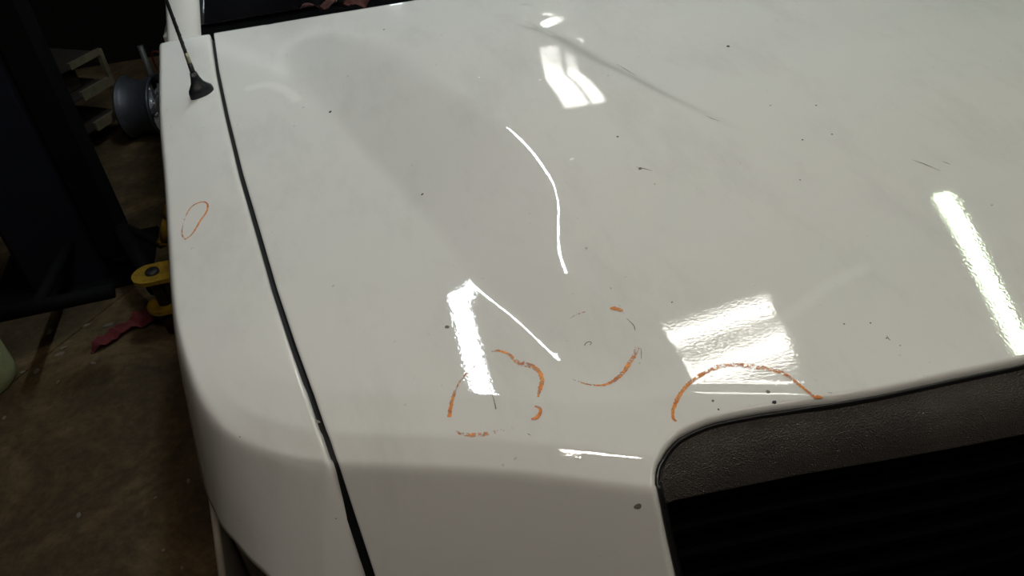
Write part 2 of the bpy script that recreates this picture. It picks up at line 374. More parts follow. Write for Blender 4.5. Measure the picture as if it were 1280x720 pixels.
slab('wall_right', (RX1, RY0, 0), (RX1+.1, RY1, RZ), M['wallg'])
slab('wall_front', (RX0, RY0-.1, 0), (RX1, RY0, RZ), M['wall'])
# back wall with a small high window: four pieces round the opening joined in one wall mesh
WX0, WX1, WZ0, WZ1 = .35, .52, 2.46, 2.68
bw = MB()
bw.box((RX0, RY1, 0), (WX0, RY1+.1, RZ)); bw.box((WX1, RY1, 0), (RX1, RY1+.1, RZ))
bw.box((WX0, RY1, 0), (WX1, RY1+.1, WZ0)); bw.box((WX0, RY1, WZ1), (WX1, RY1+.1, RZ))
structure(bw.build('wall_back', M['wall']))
win = structure(MB().box((WX0, RY1+.05, WZ0), (WX1, RY1+.06, WZ1)).build('window_1', emitter('lit_pane', (.85, .95, 1.), 30.)))
MB().box((.425, RY1+.02, WZ0), (.44, RY1+.05, WZ1)).build('mullion', M['wall'], win)

# ------------------------------------------------------------------ ceiling lamps
tube_mats = {}
for (x0, y0, x1, y1, zz, sp, nt_, col, gain, wd, lab) in LAMPS:
    t = thing('fluorescent_fixture', lab, 'light', None, ((x0+x1)/2, (y0+y1)/2, zz))
    ang = math.atan2(y1-y0, x1-x0); L_ = math.hypot(x1-x0, y1-y0)
    t.rotation_euler = (0, 0, ang)
    strips = nt_ if isinstance(nt_, list) else [((k-(nt_-1)/2)*sp, wd) for k in range(nt_)]
    w = max(abs(a)+b/2 for a, b in strips)+.018
    MB().box((-L_/2-.03, -w, .028), (L_/2+.03, w, .10), .008).build('housing', M['fixture'], t)
    mm = emitter('lit_tube', col, LAMP*gain)
    for yy, wd in strips:
        if wd < .03: MB().tube([(-L_/2, yy, 0), (L_/2, yy, 0)], wd/2, 10).build('tube', mm, t)
        else:
            MB().box((-L_/2, yy-wd/2, .004), (L_/2, yy+wd/2, .030), .004).build('lit_lens', mm, t); continue
        for e in (-1, 1):
            MB().box((e*L_/2-.012, yy-.014, -.014), (e*L_/2+.012, yy+.014, .03)).build('lamp_holder', M['fixture'], t)
    for e in (-.35, .35):
        MB().tube([(e*L_, 0, .10), (e*L_, 0, RZ-zz)], .006, 6).build('hanger_rod', M['pole'], t)

# ------------------------------------------------------------------ the truck
car = thing('pickup_truck', 'white truck with a wide hood marked with orange crayon circles', 'truck', None, (0, 0, 0))
def gapx(y): return smooth_ip(y, GAP, 3, .03)
def ye(x):
    i = np.argmax(EC[:, 0] > -.13); P = EC[i:]
    return np.interp(x, P[:, 0], P[:, 1])
def cowl_y(x):
    xm = XC-abs(x-XC)
    P = sorted(MK['cowl'])
    return np.interp(xm, [-.42]+[p[0] for p in P]+[1.08], [2.21]+[p[1] for p in P]+[P[-1][1]-.02])
def smooth_obj(o):
    o.data.polygons.foreach_set('use_smooth', [True]*len(o.data.polygons)); return o

# grille opening in plan (visible edge of the dark seal)
GR = [(MK['G'][0][0]+.008, MK['G'][0][1]-.05)]+MK['G']+[(.86, .507), (1.08, .506)]
GC = catmull(GR, 8)
def offset2(P, d):
    T = np.gradient(P, axis=0); T /= np.linalg.norm(T, axis=1)[:, None]
    return P+np.stack([-T[:, 1], T[:, 0]], 1)*d
GO = offset2(GC, .0085)          # where the painted skin starts to roll into the opening
def inside(poly, x, y):
    r = np.zeros(x.shape, bool); n = len(poly)
    for i in range(n):
        (x0, y0), (x1, y1) = poly[i], poly[(i+1) % n]
        c = ((y0 > y) != (y1 > y)) & (x < (x1-x0)*(y-y0)/((y1-y0) if y1 != y0 else 1e-9)+x0)
        r ^= c
    return r
GPOLY = [tuple(p) for p in GO]+[(XC+.05, GO[-1][1]), (XC+.05, .0), (GO[0][0]+.05, .0)]
HALFGAP = .0042

def build_hood():
    sl = np.concatenate([np.linspace(-.165, -.02, 40, endpoint=False), np.linspace(-.02, .02, 18, endpoint=False), np.linspace(.02, .17, 64, endpoint=False)])
    tl = np.concatenate([np.linspace(0, .5, 130, endpoint=False), np.linspace(.5, 1, 70)])
    us = np.concatenate([np.linspace(0, .50, 270, endpoint=False), np.linspace(.50, .78, 70, endpoint=False), np.linspace(.78, 1, 16)])
    rows = []
    for s in sl: rows.append(('s', s))
    for t in tl: rows.append(('t', t))
    X = np.zeros((len(rows), len(us))); Y = X.copy()
    for i, (k, v) in enumerate(rows):
        x0 = -.1
        for _ in range(12):
            y0 = float(ye(x0))+v if k == 's' else (1-v)*(float(ye(x0))+.17)+v*float(cowl_y(x0))
            x0 = float(gapx(y0))+HALFGAP+.004
        X[i] = x0+us*(XC-x0)
        Y[i] = ye(X[i])+v if k == 's' else (1-v)*(ye(X[i])+.17)+v*cowl_y(X[i])
    cx = (X[:-1, :-1]+X[1:, 1:]+X[:-1, 1:]+X[1:, :-1])/4; cy = (Y[:-1, :-1]+Y[1:, 1:]+Y[:-1, 1:]+Y[1:, :-1])/4
    keep = ~inside(GPOLY, cx, cy)
    # snap border vertices of the hole to its outline
    touch_c = np.zeros(X.shape, bool); touch_k = touch_c.copy()
    for di in (0, 1):
        for dj in (0, 1):
            touch_c[di:X.shape[0]-1+di, dj:X.shape[1]-1+dj] |= ~keep
            touch_k[di:X.shape[0]-1+di, dj:X.shape[1]-1+dj] |= keep
    fine = catmull(GO, 6)
    for i, j in zip(*np.where(touch_c & touch_k)):
        d = (fine[:, 0]-X[i, j])**2+(fine[:, 1]-Y[i, j])**2; k = d.argmin()
        if j < X.shape[1]-1: X[i, j], Y[i, j] = fine[k]
        else: Y[i, j] = fine[k][1]
    Z = z(X, Y); nr, nc = X.shape
    # rolled flange along the gap and along the rear edge
    V = np.stack([X, Y, Z], -1); nn = normal(X[:, 0], Y[:, 0])
    c1 = V[:, 0]+nn*-.0011; c1[:, 0] -= .0028; c2 = V[:, 0]+nn*-.0042; c2[:, 0] -= .0040; c3 = V[:, 0]+nn*-.022; c3[:, 0] -= .0040
    V = np.concatenate([c3[:, None], c2[:, None], c1[:, None], V], 1)
    r1 = V[-1]+[0, .003, -.0012]; r2 = V[-1]+[0, .0045, -.005]; r3 = V[-1]+[0, .0045, -.03]
    V = np.concatenate([V, r1[None], r2[None], r3[None]], 0)
    K = np.ones((V.shape[0]-1, V.shape[1]-1), bool); K[:keep.shape[0], 3:] = keep
    nr, nc = V.shape[:2]; idx = np.arange(nr*nc).reshape(nr, nc)
    F = [(idx[i, j], idx[i, j+1], idx[i+1, j+1], idx[i+1, j]) for i, j in zip(*np.where(K))]
    VV = V.reshape(-1, 3); R = VV.copy(); R[:, 0] = 2*XC-R[:, 0]
    m = MB(); m.V = [tuple(map(float, v)) for v in VV]+[tuple(map(float, v)) for v in R]
    n = len(VV); F = [tuple(map(int, f)) for f in F]
    m.F = F+[tuple(i+n for i in f[::-1]) for f in F]
    used = sorted({i for f in m.F for i in f}); rm = {v: k for k, v in enumerate(used)}
    m.V = [m.V[i] for i in used]; m.F = [tuple(rm[i] for i in f) for f in m.F]
    import bmesh
    o = m.build('hood', M['paint'], car, True)
    bm = bmesh.new(); bm.from_mesh(o.data); bmesh.ops.remove_doubles(bm, verts=bm.verts, dist=.0002); bm.to_mesh(o.data); bm.free()
    P = np.array([v.co[:2] for v in o.data.vertices]); paleness = np.zeros(len(P))
    for pts, wd, amt in ((MK['smA'], .013, .5), (MK['smB'], .010, .28)):  # smA: paler patch; smB: reflection streak painted as paler colour
        C = catmull(pts, 8); d = np.sqrt(((P[:, None, :]-C[None])**2).sum(-1).min(1)); paleness = np.maximum(paleness, amt*np.exp(-(d/wd)**4))
    at = o.data.attributes.new('pale_marks', 'FLOAT', 'POINT'); at.data.foreach_set('value', paleness)
    return smooth_obj(o)
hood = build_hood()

def surf_pts(P, off=0.):
    P = np.asarray(P, float); n = normal(P[:, 0], P[:, 1])
    return np.concatenate([P, z(P[:, 0], P[:, 1])[:, None]], 1)+n*off
def surf_pt(p, off=0.): return surf_pts([p], off)[0]
# painted lip rolling into the grille opening, seal, grille
def strip_along(P2, prof, name, mat, parent, mirror=True):
    """sweep a profile [(inward plan offset, depth below the skin)] along the opening outline"""
    T = np.gradient(P2, axis=0); T /= np.linalg.norm(T, axis=1)[:, None]
    inn = np.stack([T[:, 1], -T[:, 0]], 1)
    base = surf_pts(P2); nn = normal(P2[:, 0], P2[:, 1])
    rows = []
    for a, d in prof:
        q = base.copy(); q[:, :2] += inn*a
        # follow the slope of the skin while going inward
        q[:, 2] += -(nn[:, 0]*inn[:, 0]+nn[:, 1]*inn[:, 1])/nn[:, 2]*a
        q -= nn*d; rows.append(q)
    V = np.stack(rows, 0); nr, nc = V.shape[:2]; F = grid_faces(nr, nc)
    V = V.reshape(-1, 3); m = MB().add(V, F)
    if mirror:
        R = V.copy(); R[:, 0] = 2*XC-R[:, 0]; m.add(R, [f[::-1] for f in F])
    return m.build(name, mat, parent, True), rows
lip, lr = strip_along(GO, [(-.0006, 0.0003), (.0010, .0003), (.0028, .0010), (.0046, .0026), (.0060, .0050), (.0068, .0085), (.0070, .022)], 'opening_lip', M['paint'], hood)
seal, sr = strip_along(GO, [(.0068, .030), (.0072, .010), (.0090, .0078), (.0112, .0088), (.0122, .0125), (.0122, .040)], 'edge_seal', M['black'], hood)

grille = mesh('grille', [], [], M['grain'], car)
def resample(P, n):
    P = np.asarray(P, float); L = np.concatenate([[0], np.cumsum(np.linalg.norm(np.diff(P, axis=0), axis=1))])
    t = np.linspace(0, L[-1], n); return np.stack([np.interp(t, L, P[:, k]) for k in range(P.shape[1])], 1)
BANDB = [(.270, .494, .978), (.277, .505, .968), (.287, .513, .960), (.300, .5165, .956), (.358, .512, .955), (.462, .502, .955), (.566, .488, .955), (.672, .475, .955), (.758, .466, .955), (.86, .460, .955), (1.08, .457, .955)]
def build_grille():
    i0 = int(np.argmin((GC[:, 0]-.2712)**2+(GC[:, 1]-.495)**2))
    A2 = resample(GC[i0:], 90)
    A2 = offset2(A2, .0025)
    A = surf_pts(A2, -.0125)
    bx = np.array([b[0] for b in BANDB]); B = np.stack([A[:, 0]+.003, np.interp(A[:, 0]+.003, bx, [b[1] for b in BANDB]), np.interp(A[:, 0]+.003, bx, [b[2] for b in BANDB])], 1)
    rows = []
    for k in range(13):
        t = k/12; q = A*(1-t)+B*t
        q = q+np.array([0, -.010, .010])*math.sin(math.pi*t)*np.minimum(1, np.linspace(0, 6, len(A)))[:, None]
        rows.append(q)
    for dy, dz in ((-.0005, -.002), (.001, -.0045), (.004, -.006), (.012, -.007)):
        rows.append(B+np.array([0, dy, dz]))
    def both(rows, name, mat, parent):
        V = np.stack(rows, 0); nr, nc = V.shape[:2]; F = grid_faces(nr, nc, True); V = V.reshape(-1, 3)
        R = V.copy(); R[:, 0] = 2*XC-R[:, 0]
        return MB().add(V, F).add(R, [f[::-1] for f in F]).build(name, mat, parent, True)
    both(rows, 'upper_panel', M['grain'], grille)
    # dark recess behind the bars
    Bk = [B+np.array([0, .012, -.007]), B+np.array([0, .05, -.012]), B*[1, 1, 0]+np.array([0, .05, .50]), B*[1, 1, 0]+np.array([0, -.06, .44])]
    both(Bk, 'recess', M['void'], grille)
    zb = .935
    while zb > .56:
        k = (zb-.955)
        for sgn in (0,):
            P = B[::6].copy(); P[:, 1] += .018-.25*k*0; P[:, 2] = zb
            P = np.concatenate([P, (P[::-1]*[-1, 1, 1]+[2*XC, 0, 0])[1:]])
            m = MB(); V = []
            for p in P:
                V += [p+[0, -.010, -.008], p+[0, -.010, .006], p+[0, .022, .012], p+[0, .022, -.004]]
            m.add(V, grid_faces(len(P), 4, wrap=True)); m.build('grille_bar', M['void'], grille)
        zb -= .065
build_grille()

# ---- fenders
def build_fender():
    D = np.abs(EC[:, 0]+.092)+10*(EC[:, 1] > .75); iend = int(D.argmin())
    ist = int(np.argmin(np.abs(EC[:, 1]-2.16)))
    E = resample(EC[ist:iend+1], 170)
    # close exactly on the gap
    E[-1] = [-.0925, .671]
    T = np.gradient(E, axis=0); T /= np.linalg.norm(T, axis=1)[:, None]
    out = np.stack([T[:, 1], -T[:, 0]], 1)          # travelling forward: outside is to the right of travel
    out = np.where((out[:, :1] > .3) & (E[:, :1] < -.2), -out, out)
    # outward must point away from the hood centre
    cx = np.array([.4, 1.4]); s = np.sign(((E-cx)*out).sum(1)); out *= s[:, None]
    yI = np.where(E[:, 1] > 1.0, np.minimum(E[:, 1]-.03*np.clip((E[:, 1]-1.9)/.26, 0, 1), 2.14), 0)
    k1 = np.where(E[:, 1] <= 1.0)[0]; yI[k1] = np.linspace(yI[k1[0]-1]-.003, .735, len(k1))
    ycol = [(E, None)]
    nin = 34
    rows = []
    xI = gapx(yI)-HALFGAP-.004
    Iv = np.stack([xI, yI], 1)
    # last point of the inner line to the gap crossing runs along the gap itself
    Ee = E.copy(); Ee[-1] = [gapx(np.array([.671]))[0]-HALFGAP-.004, .671]
    endblend = np.clip((np.arange(len(E))-(len(E)-12))/11, 0, 1)
    Ee = E*(1-endblend[:, None])+Ee[-1]*0+endblend[:, None]*(E+(Ee[-1]-E[-1]))
    def P3(p, par=None):
        return np.concatenate([p, z(p[:, 0], p[:, 1])[:, None]], 1)
    ts = 1-(1-np.linspace(0, 1, nin))**1.7
    for t in ts[:-1]:
        q = Iv*(1-t)+Ee*t
        rows.append(P3(q))
    Et = P3(Ee); yE = Ee[:, 1]
    # beyond the edge: keep falling with the local slope
    u = np.linspace(0, 1, len(E))
    _, par = edge_d(Ee[:, 0], Ee[:, 1])
    k = sst((par-62)/40.); m_ = 5.5-3.3*k
    xe = Ee[:, 0]
    depth = np.interp(yE, [.66, .68, .70, .72, .76, .82, .90, 1.0, 1.2, 2.3], [.30, .235, .190, .172, .165, .19, .25, .34, .44, .44])
    zb = Et[:, 2]
    rows.append(Et)
    for t in (np.linspace(0, 1, 26)**1.25)[1:]:
        o = depth*t/m_
        q = Ee+out*o[:, None]
        q[-1, 0] = gapx(np.array([q[-1, 1]]))[0]-HALFGAP-.004
        pz = P3(q)
        dd, _ = edge_d(q[:, 0], q[:, 1]); 
        pz[:, 2] = np.where(o > .0, zb-(drop(-o, par)-drop(np.zeros_like(o), par))+0, zb)
        rows.append(pz)
    # bottom return
    b = rows[-1]; inn = np.concatenate([-out, np.zeros((len(out), 1))], 1)
    rows.append(b+inn*.0015+[0, 0, -.002]); rows.append(b+inn*.006+[0, 0, -.003]); rows.append(b+inn*.02+[0, 0, -.003])
    V = np.stack(rows, 0)
    # flange along the inner line (first row) going into the gap
    nn = normal(Iv[:, 0], Iv[:, 1]); f0 = V[0]
    c1 = f0-nn*.0011; c1[:, 0] += .0028; c2 = f0-nn*.0042; c2[:, 0] += .0040; c3 = f0-nn*.022; c3[:, 0] += .0040
    V = np.concatenate([c3[None], c2[None], c1[None], V], 0)
    # flange on the last column (front face along the gap)
    g = V[:, -1]; gn = normal(np.minimum(g[:, 0], 9), g[:, 1])
    gn = np.where(g[:, 2:3] < .97, np.array([[-.38, -.83, .40]])/np.linalg.norm([-.38, -.83, .40]), gn)
    e1 = g-gn*.0011; e1[:, 0] += .0028; e2 = g-gn*.0042; e2[:, 0] += .0040; e3 = g-gn*.022; e3[:, 0] += .0040
    V = np.concatenate([V, e1[:, None], e2[:, None], e3[:, None]], 1)
    # flange on the first column (towards the windscreen pillar)
    h = V[:, 0]; V = np.concatenate([(h+[0, .004, -.02])[:, None], (h+[0, .003, -.002])[:, None], V], 1)
    nr, nc = V.shape[:2]; F = grid_faces(nr, nc, True); VV = V.reshape(-1, 3)
    o = MB().add(VV, F).build('fender', M['paint'], car, True)
    R = VV.copy(); R[:, 0] = 2*XC-R[:, 0]
    MB().add(R, [f[::-1] for f in F]).build('fender', M['paint'], car, True)
    return o, Ee, out, rows[25+nin-1]
fender, FE, FO, FBOT = build_fender()

# dark rubber strip down in the gap
def gap_strip():
    ys = np.concatenate([np.linspace(2.10, .80, 60), np.linspace(.79, .52, 50)])
    xs = gapx(ys); base = np.stack([xs, ys, z(xs, ys)], 1); nn = normal(xs, ys)
    rows = [base-nn*.014+[-.012, 0, 0], base-nn*.012, base-nn*.014+[.012, 0, 0]]
    V = np.stack(rows, 0); F = grid_faces(3, len(ys), False); VV = V.reshape(-1, 3); R = VV.copy(); R[:, 0] = 2*XC-R[:, 0]
    MB().add(VV, F).build('gap_seal', M['rubber'], car, True); MB().add(R, [f[::-1] for f in F]).build('gap_seal', M['rubber'], car, True)
gap_strip()

# ---- grease pencil circles and chips: thin wax / flecks lying on the paint
rng = random.Random(5)
def ribbon(m, pts, w, ink, parent_off=.0007):
    """pts plan polyline, w widths (m) and ink strength per point"""
    P = catmull(pts, 8); n = len(P); t = np.linspace(0, 1, n)
    ww = np.interp(t, np.linspace(0, 1, len(w)), w); ii = np.interp(t, np.linspace(0, 1, len(ink)), ink)
    P = resample(P, max(n, 40)); t = np.linspace(0, 1, len(P)); ww = np.interp(t, np.linspace(0, 1, n), ww); ii = np.interp(t, np.linspace(0, 1, n), ii)
    T = np.gradient(P, axis=0); T /= np.linalg.norm(T, axis=1)[:, None]+1e-9
    nrm = np.stack([-T[:, 1], T[:, 0]], 1)
    Q = []; base = len(m.V)
    for i in range(len(P)):
        a = ww[i]*.5*(1+rng.uniform(-.28, .28)); b = ww[i]*.5*(1+rng.uniform(-.28, .28))
        for q in (P[i]+nrm[i]*a, P[i]+nrm[i]*a*.3, P[i]-nrm[i]*b*.3, P[i]-nrm[i]*b):
            Q.append(q); m.ink.append(float(ii[i]))
    V = surf_pts(Q, parent_off)
    m.add(V, grid_faces(len(P), 4, True))
def crayon(name, label, strokes, parent):
    m = MB(); m.ink = []
    for pts, w, ink in strokes: ribbon(m, pts, [a*1.22/1000. for a in w], ink)
    o = m.build(name, M['crayon'], parent, True); o['label'] = label
    at = o.data.attributes.new('ink', 'FLOAT', 'POINT'); at.data.foreach_set('value', m.ink)
    return o
crayon('crayon_circle', 'broken thick orange circle on the outer hood near its front edge', [
    (MK['c1a'], (3.6, 4.2, 3.4, 2.2, 2.0, 2.0, 1.6, .8), (.62, .62, .55, .5, .5, .5, .45, .35)),
    (MK['c1b'], (1.6, 3.0, 3.2, 4.6, 6.4, 6.0, 5.2, 4.8, 4.2, 2.0), (.5, .6, .55, .5, .5, .55, .6, .6, .6, .5)),
    (MK['c1c'], (1.5, 3.2, 3.8, 4.2, 2.2), (.5, .6, .6, .62, .5)),
    (MK['c1d']+MK['c1e'][1:], (2.2, 4.0, 4.6, 4.0, 3.4, 3.0, 2.0), (.38, .46, .5, .42, .34, .26, .22))], hood)
crayon('crayon_arc', 'long lower arc of the half rubbed orange circle', [(MK['c2c'], (4.4, 5.0, 4.8, 4.2, 3.2, 2.2, 1.6, .9), (.45, .5, .56, .58, .62, .58, .45, .3))], hood)
crayon('crayon_arc', 'short thick dab at the top of the half rubbed orange circle', [(MK['c2b'], (3.0, 5.4, 5.0, 2.0), (.65, .6, .55, .4))], hood)
crayon('crayon_arc', 'thin faint arc at the upper left of the half rubbed orange circle', [(MK['c2a'], (.9, 1.5, 1.1), (.42, .5, .45))], hood)
crayon('crayon_circle', 'orange half circle cut off by the top edge of the grille', [
    (MK['c3'], (2.4, 3.6, 4.2, 3.8, 4.0, 4.4, 5.0, 5.6, 5.8, 5.4, 4.8, 4.0, 3.4, 3.0), (.62, .66, .62, .58, .55, .52, .5, .48, .48, .48, .48, .52, .6, .55)),
    ([(a, b+.009) for a, b in MK['c3b']], (2, 4, 1.5), (.6, .66, .5))], hood)
crayon('crayon_circle', 'thin orange oval drawn on the fender below the antenna', [
    (MK['c4'], (2.4, 2.2, 1.6, 2.2, 2.8, 2.8, 3.0, 3.2, 3.0, 2.6), (.5, .5, .42, .5, .55, .55, .6, .58, .55, .55))], fender)

def fleck(name, mat, p, r, parent, asp=1.0, ang=0., label=None, th=.0006):
    n = 9; c = surf_pt(p, th); nn = normal(np.array([p[0]]), np.array([p[1]]))[0]
    t1 = np.cross(nn, [0, 0, 1.]) if abs(nn[2]) < .7 else np.cross([0, 1., 0], nn); t1 /= np.linalg.norm(t1); t2 = np.cross(nn, t1); V = [c]
    for k in range(n):
        a = 2*math.pi*k/n; rr = r*rng.uniform(.7, 1.15); dx, dy = rr*math.cos(a)*asp, rr*math.sin(a)
        V.append(c+t1*(dx*math.cos(ang)-dy*math.sin(ang))+t2*(dx*math.sin(ang)+dy*math.cos(ang))-nn*th*.3)
    o = mesh(name, V, [(0, 1+k, 1+(k+1) % n) for k in range(n)], mat, parent)
    if label: o['label'] = label
    return o
CH = MK['chips']
CK = ['chip', 'chip', 'dark', 'chip', 'dark', 'chip', 'dark', 'chip', 'dark', 'dark', 'dark', 'dark', 'dark', 'dark', 'dark', 'dark', 'dark', 'chip', None, None, None, 'dark', 'chip', 'dark', None, 'chip']
CR_ = [4.2, 3.8, 2.2, 2.8, 2.6, 2.0, 1.2, 3.2, 3.6, 1.8, 1.7, 2.0, 3.2, 1.2, 1.4, 1.2, 1.2, 1.2, 0, 0, 0, 1.8, 2.0, 2.8, 0, 1.6]
for p, k, r in zip(CH, CK, CR_):
    if k: fleck('paint_chip', M[k], p, r/1000, hood, rng.uniform(.8, 1.5), rng.uniform(0, 3))
for p, r in zip(MK['fchips'], (2.2, 1.0, .9, .9)): fleck('paint_chip', M['dark'], p, r/1000, fender)
for p, r in zip(MK['wspeck'], (3.0, 2.2, 2.4, 2.2)): fleck('white_speck', M['bright'], p, r/1000, hood, 1.4, .4)
def streak_part(name, mat, pts, w, parent, label=None, off=.0006):
    m = MB(); m.ink = []; ribbon(m, pts, [a/1000. for a in w], [1.]*len(w), off)
    o = m.build(name, mat, parent, True)
    if label: o['label'] = label
    return o
streak_part('scratch', M['chip'], MK['scr1'], (.7, 1.0, 1.7), hood)
streak_part('scratch', M['dark'], MK['scr2'], (.4, .8, .4), hood)
streak_part('scratch', M['chip'], MK['scr3'], (.4, 1., .4), hood)
streak_part('scratch', M['dark'], MK['ring'], (1., .9, 1., .9, .6), hood, 'small dark open ring at a dent')
streak_part('scratch', M['chip'], MK['c2d'], (.5, 1.4, 1.0), hood)
for a in MK['scuffs']: streak_part('scratch', M['chip'], a, (.5, 1.8, .6), hood)
# ---- antenna
ax, ay = -.2686, 1.797
az = float(z(ax, ay))
ant = mesh('antenna', [], [], M['antenna'], car)
def boot():
    # long oval foot, dipping at the tail, with a cone for the mast
    L = [(0., 1.0, 1.0), (.008, 1.0, 1.0), (.014, .93, .93), (.020, .72, .80), (.028, .50, .52), (.040, .36, .34), (.052, .28, .24)]
    d = np.array([.80, .60]); d /= np.linalg.norm(d); e = np.array([-d[1], d[0]]); V = []
    n = 28
    for h, a, b in L:
        for k in range(n):
            w = 2*math.pi*k/n; cx_, cy_ = math.cos(w), math.sin(w)
            egg = 1+.16*cx_
            u = .030*a*cx_-(.004*(1-a)*1.5); v = .0185*b*cy_*egg
            p = np.array([ax, ay])+d*u+e*v
            zz = float(z(p[0], p[1])) if h < .001 else az+h+(-.004 if cx_ < 0 else .002)*cx_*0
            V.append((p[0], p[1], (zz-.002) if h < .001 else az+h))
    m = MB().add(V, grid_faces(len(L), n, wrap=True)+[tuple(range((len(L)-1)*n, len(L)*n))])
    return m.build('boot', M['antenna'], ant, True)
boot()
mx0 = Vector((ax-.004, ay, az+.050)); mdir = Vector((-.04, .10, 1)).normalized()
MB().tube([mx0-mdir*.004, mx0+mdir*.022], [.0062, .0055], 12).build('mast_socket', M['black'], ant, True)
MB().tube([mx0+mdir*.020, mx0+mdir*.045], [.0052, .0046], 12).build('ferrule', M['brass'], ant, True)
MB().tube([mx0+mdir*t for t in np.linspace(.043, .62, 12)], [.0040]*3+[.0034]*9, 10).build('mast', M['black'], ant, True)
# wire wound round the lower mast
m = MB(); pts = [mx0+mdir*(.05+.07*t)+Vector((math.cos(t*26), math.sin(t*26), 0))*.0040 for t in np.linspace(0, 1, 60)]
m.tube(pts, .0008, 5).build('spiral_wire', M['roller'], ant, True)

# ---- windscreen, pillars, cab, doors (only the lower edge shows in the photo)
def cowl_rows():
    xs = np.linspace(-.30, XC, 40); V = []
    for dy, dz in ((-.012, -.020), (.010, -.016), (.05, -.012), (.09, -.002)):
        for x in xs: V.append((x, cowl_y(x)+dy, float(z(x, min(float(cowl_y(x)), 2.1)))+dz))
    F = grid_faces(4, 40, False); V = np.array(V); R = V.copy(); R[:, 0] = 2*XC-R[:, 0]
    return MB().add(V, F).add(R, [f[::-1] for f in F]).build('cowl_panel', M['void'], car, True)
cowl_rows()
def glass():
    xs = np.linspace(-.305, 2*XC+.305, 50); V = []
    for t in np.linspace(0, 1, 8):
        for x in xs:
            xm = XC-abs(x-XC); x2 = XC+(x-XC)*(1-.12*t)
            V.append((x2, cowl_y(x)+.075+.70*t, float(z(xm, min(float(cowl_y(x)), 2.1)))+.004+.58*t))
    return MB().add(V, grid_faces(8, 50)).build('windshield', M['glass'], car, True)
glass()
for s in (0, 1):
    V = []
    for t in np.linspace(0, 1, 6):
        for (dx, dy) in ((-.372, 2.165), (-.362, 2.135), (-.30, 2.128), (-.284, 2.150), (-.29, 2.25), (-.372, 2.25)):
            x = dx+.125*t; V.append((x if s == 0 else 2*XC-x, dy+.70*t, 1.055+.63*t))
    F = grid_faces(6, 6, s == 0, True); MB().add(V, F).build('windshield_pillar', M['paint'], car, True)
def mirrored_box(name, lo, hi, mat, b=.02, cut=None):
    MB().box(lo, hi, b).build(name, mat, car)
    MB().box((2*XC-hi[0], lo[1], lo[2]), (2*XC-lo[0], hi[1], hi[2]), b).build(name, mat, car)
mirrored_box('door', (-.39, 2.26, .42), (-.33, 3.35, 1.08), M['paint'], .02)
mirrored_box('side_window', (-.30, 2.95, 1.08), (-.28, 3.40, 1.62), M['glass'], .004)
MB().box((-.24, 2.83, 1.66), (2*XC+.24, 4.4, 1.74), .03).build('roof', M['paint'], car)
MB().box((-.37, 3.36, .42), (2*XC+.37, 4.55, 1.08), .03).build('rear_body', M['paint'], car)
MB().box((-.27, 4.35, 1.08), (2*XC+.27, 4.45, 1.68), .02).build('rear_panel', M['paint'], car)
# engine bay floor / sills so nothing is hollow
MB().box((-.30, 1.05, .40), (2*XC+.30, 3.4, .55), .01).build('chassis', M['void'], car)
MB().box((-.05, .70, .55), (2*XC+.05, 1.95, .80), .01).build('engine_block', M['void'], car)
def wheel(px, py, sgn):
    m = MB(); m.lathe([(.22, -.11), (.33, -.11), (.362, -.085), (.37, -.05), (.37, .05), (.362, .085), (.33, .11), (.22, .11)], (px, py, .37), 'x', 40)
    t = m.build('tyre', M['tyre'], car, True)
    w = MB(); w.lathe([(.0, .02), (.06, .03), (.12, .0), (.2, .02), (.225, .10)], (0, 0, 0), 'x', 30)
    w.V = [(px+(a*sgn), py+b, c+.37) for a, b, c in w.V]; w.build('wheel_disc', M['alloy'], t, True)
for px, sg in ((-.235, -1), (2*XC+.235, 1)):
    wheel(px, 1.42, sg); wheel(px, 3.95, sg)

# headlamp housing under the fender nose, front bumper
def loft(P2, prof, name, mat, mirror=True):
    T = np.gradient(P2, axis=0); T /= np.linalg.norm(T, axis=1)[:, None]; outn = np.stack([T[:, 1], -T[:, 0]], 1)
    if ((P2-np.array([.5, 1.5]))*outn).sum() < 0: outn = -outn
    rows = []
    for o, zz in prof:
        q = P2+outn*o; rows.append(np.concatenate([q, np.full((len(q), 1), zz)], 1))
    V = np.stack(rows, 0); F = grid_faces(*V.shape[:2]); VV = V.reshape(-1, 3); m = MB().add(VV, F)
    if mirror:
        R = VV.copy(); R[:, 0] = 2*XC-R[:, 0]; m.add(R, [f[::-1] for f in F])
    return m.build(name, mat, car, True)
hp = FBOT[:, :2]; sel = (FE[:, 1] < 1.02)
lampc = hp[sel]-FO[sel]*.010
def lamp():
    b = FBOT[sel]; o3 = np.concatenate([FO[sel], np.zeros((sel.sum(), 1))], 1)
    rows = [b-o3*.016+[0, 0, .02], b-o3*.010+[0, 0, -.004]]
    for t in np.linspace(.15, 1, 6):
        q = b-o3*(.010-.012*t); q[:, 2] = (b[:, 2]-.004)*(1-t)+.42*t; rows.append(q)
    V = np.stack(rows, 0); F = grid_faces(*V.shape[:2], True); VV = V.reshape(-1, 3); R = VV.copy(); R[:, 0] = 2*XC-R[:, 0]
    MB().add(VV, F).build('headlight', M['lens'], car, True); MB().add(R, [f[::-1] for f in F]).build('headlight', M['lens'], car, True)
lamp()
BUMP = catmull([(-.372, 1.13), (-.364, 1.06), (-.350, .95), (-.338, .85), (-.330, .78), (-.320, .70), (-.295, .60), (-.24, .51), (-.14, .43), (.05, .36), (.3, .31), (.6, .28), (1.08, .272)], 8)
loft(BUMP, [(-.012, .42), (-.012, .672), (-.010, .680), (-.003, .680), (.0, .676), (.004, .60), (.004, .45), (-.03, .40), (-.10, .39)], 'bumper', M['bumper'])

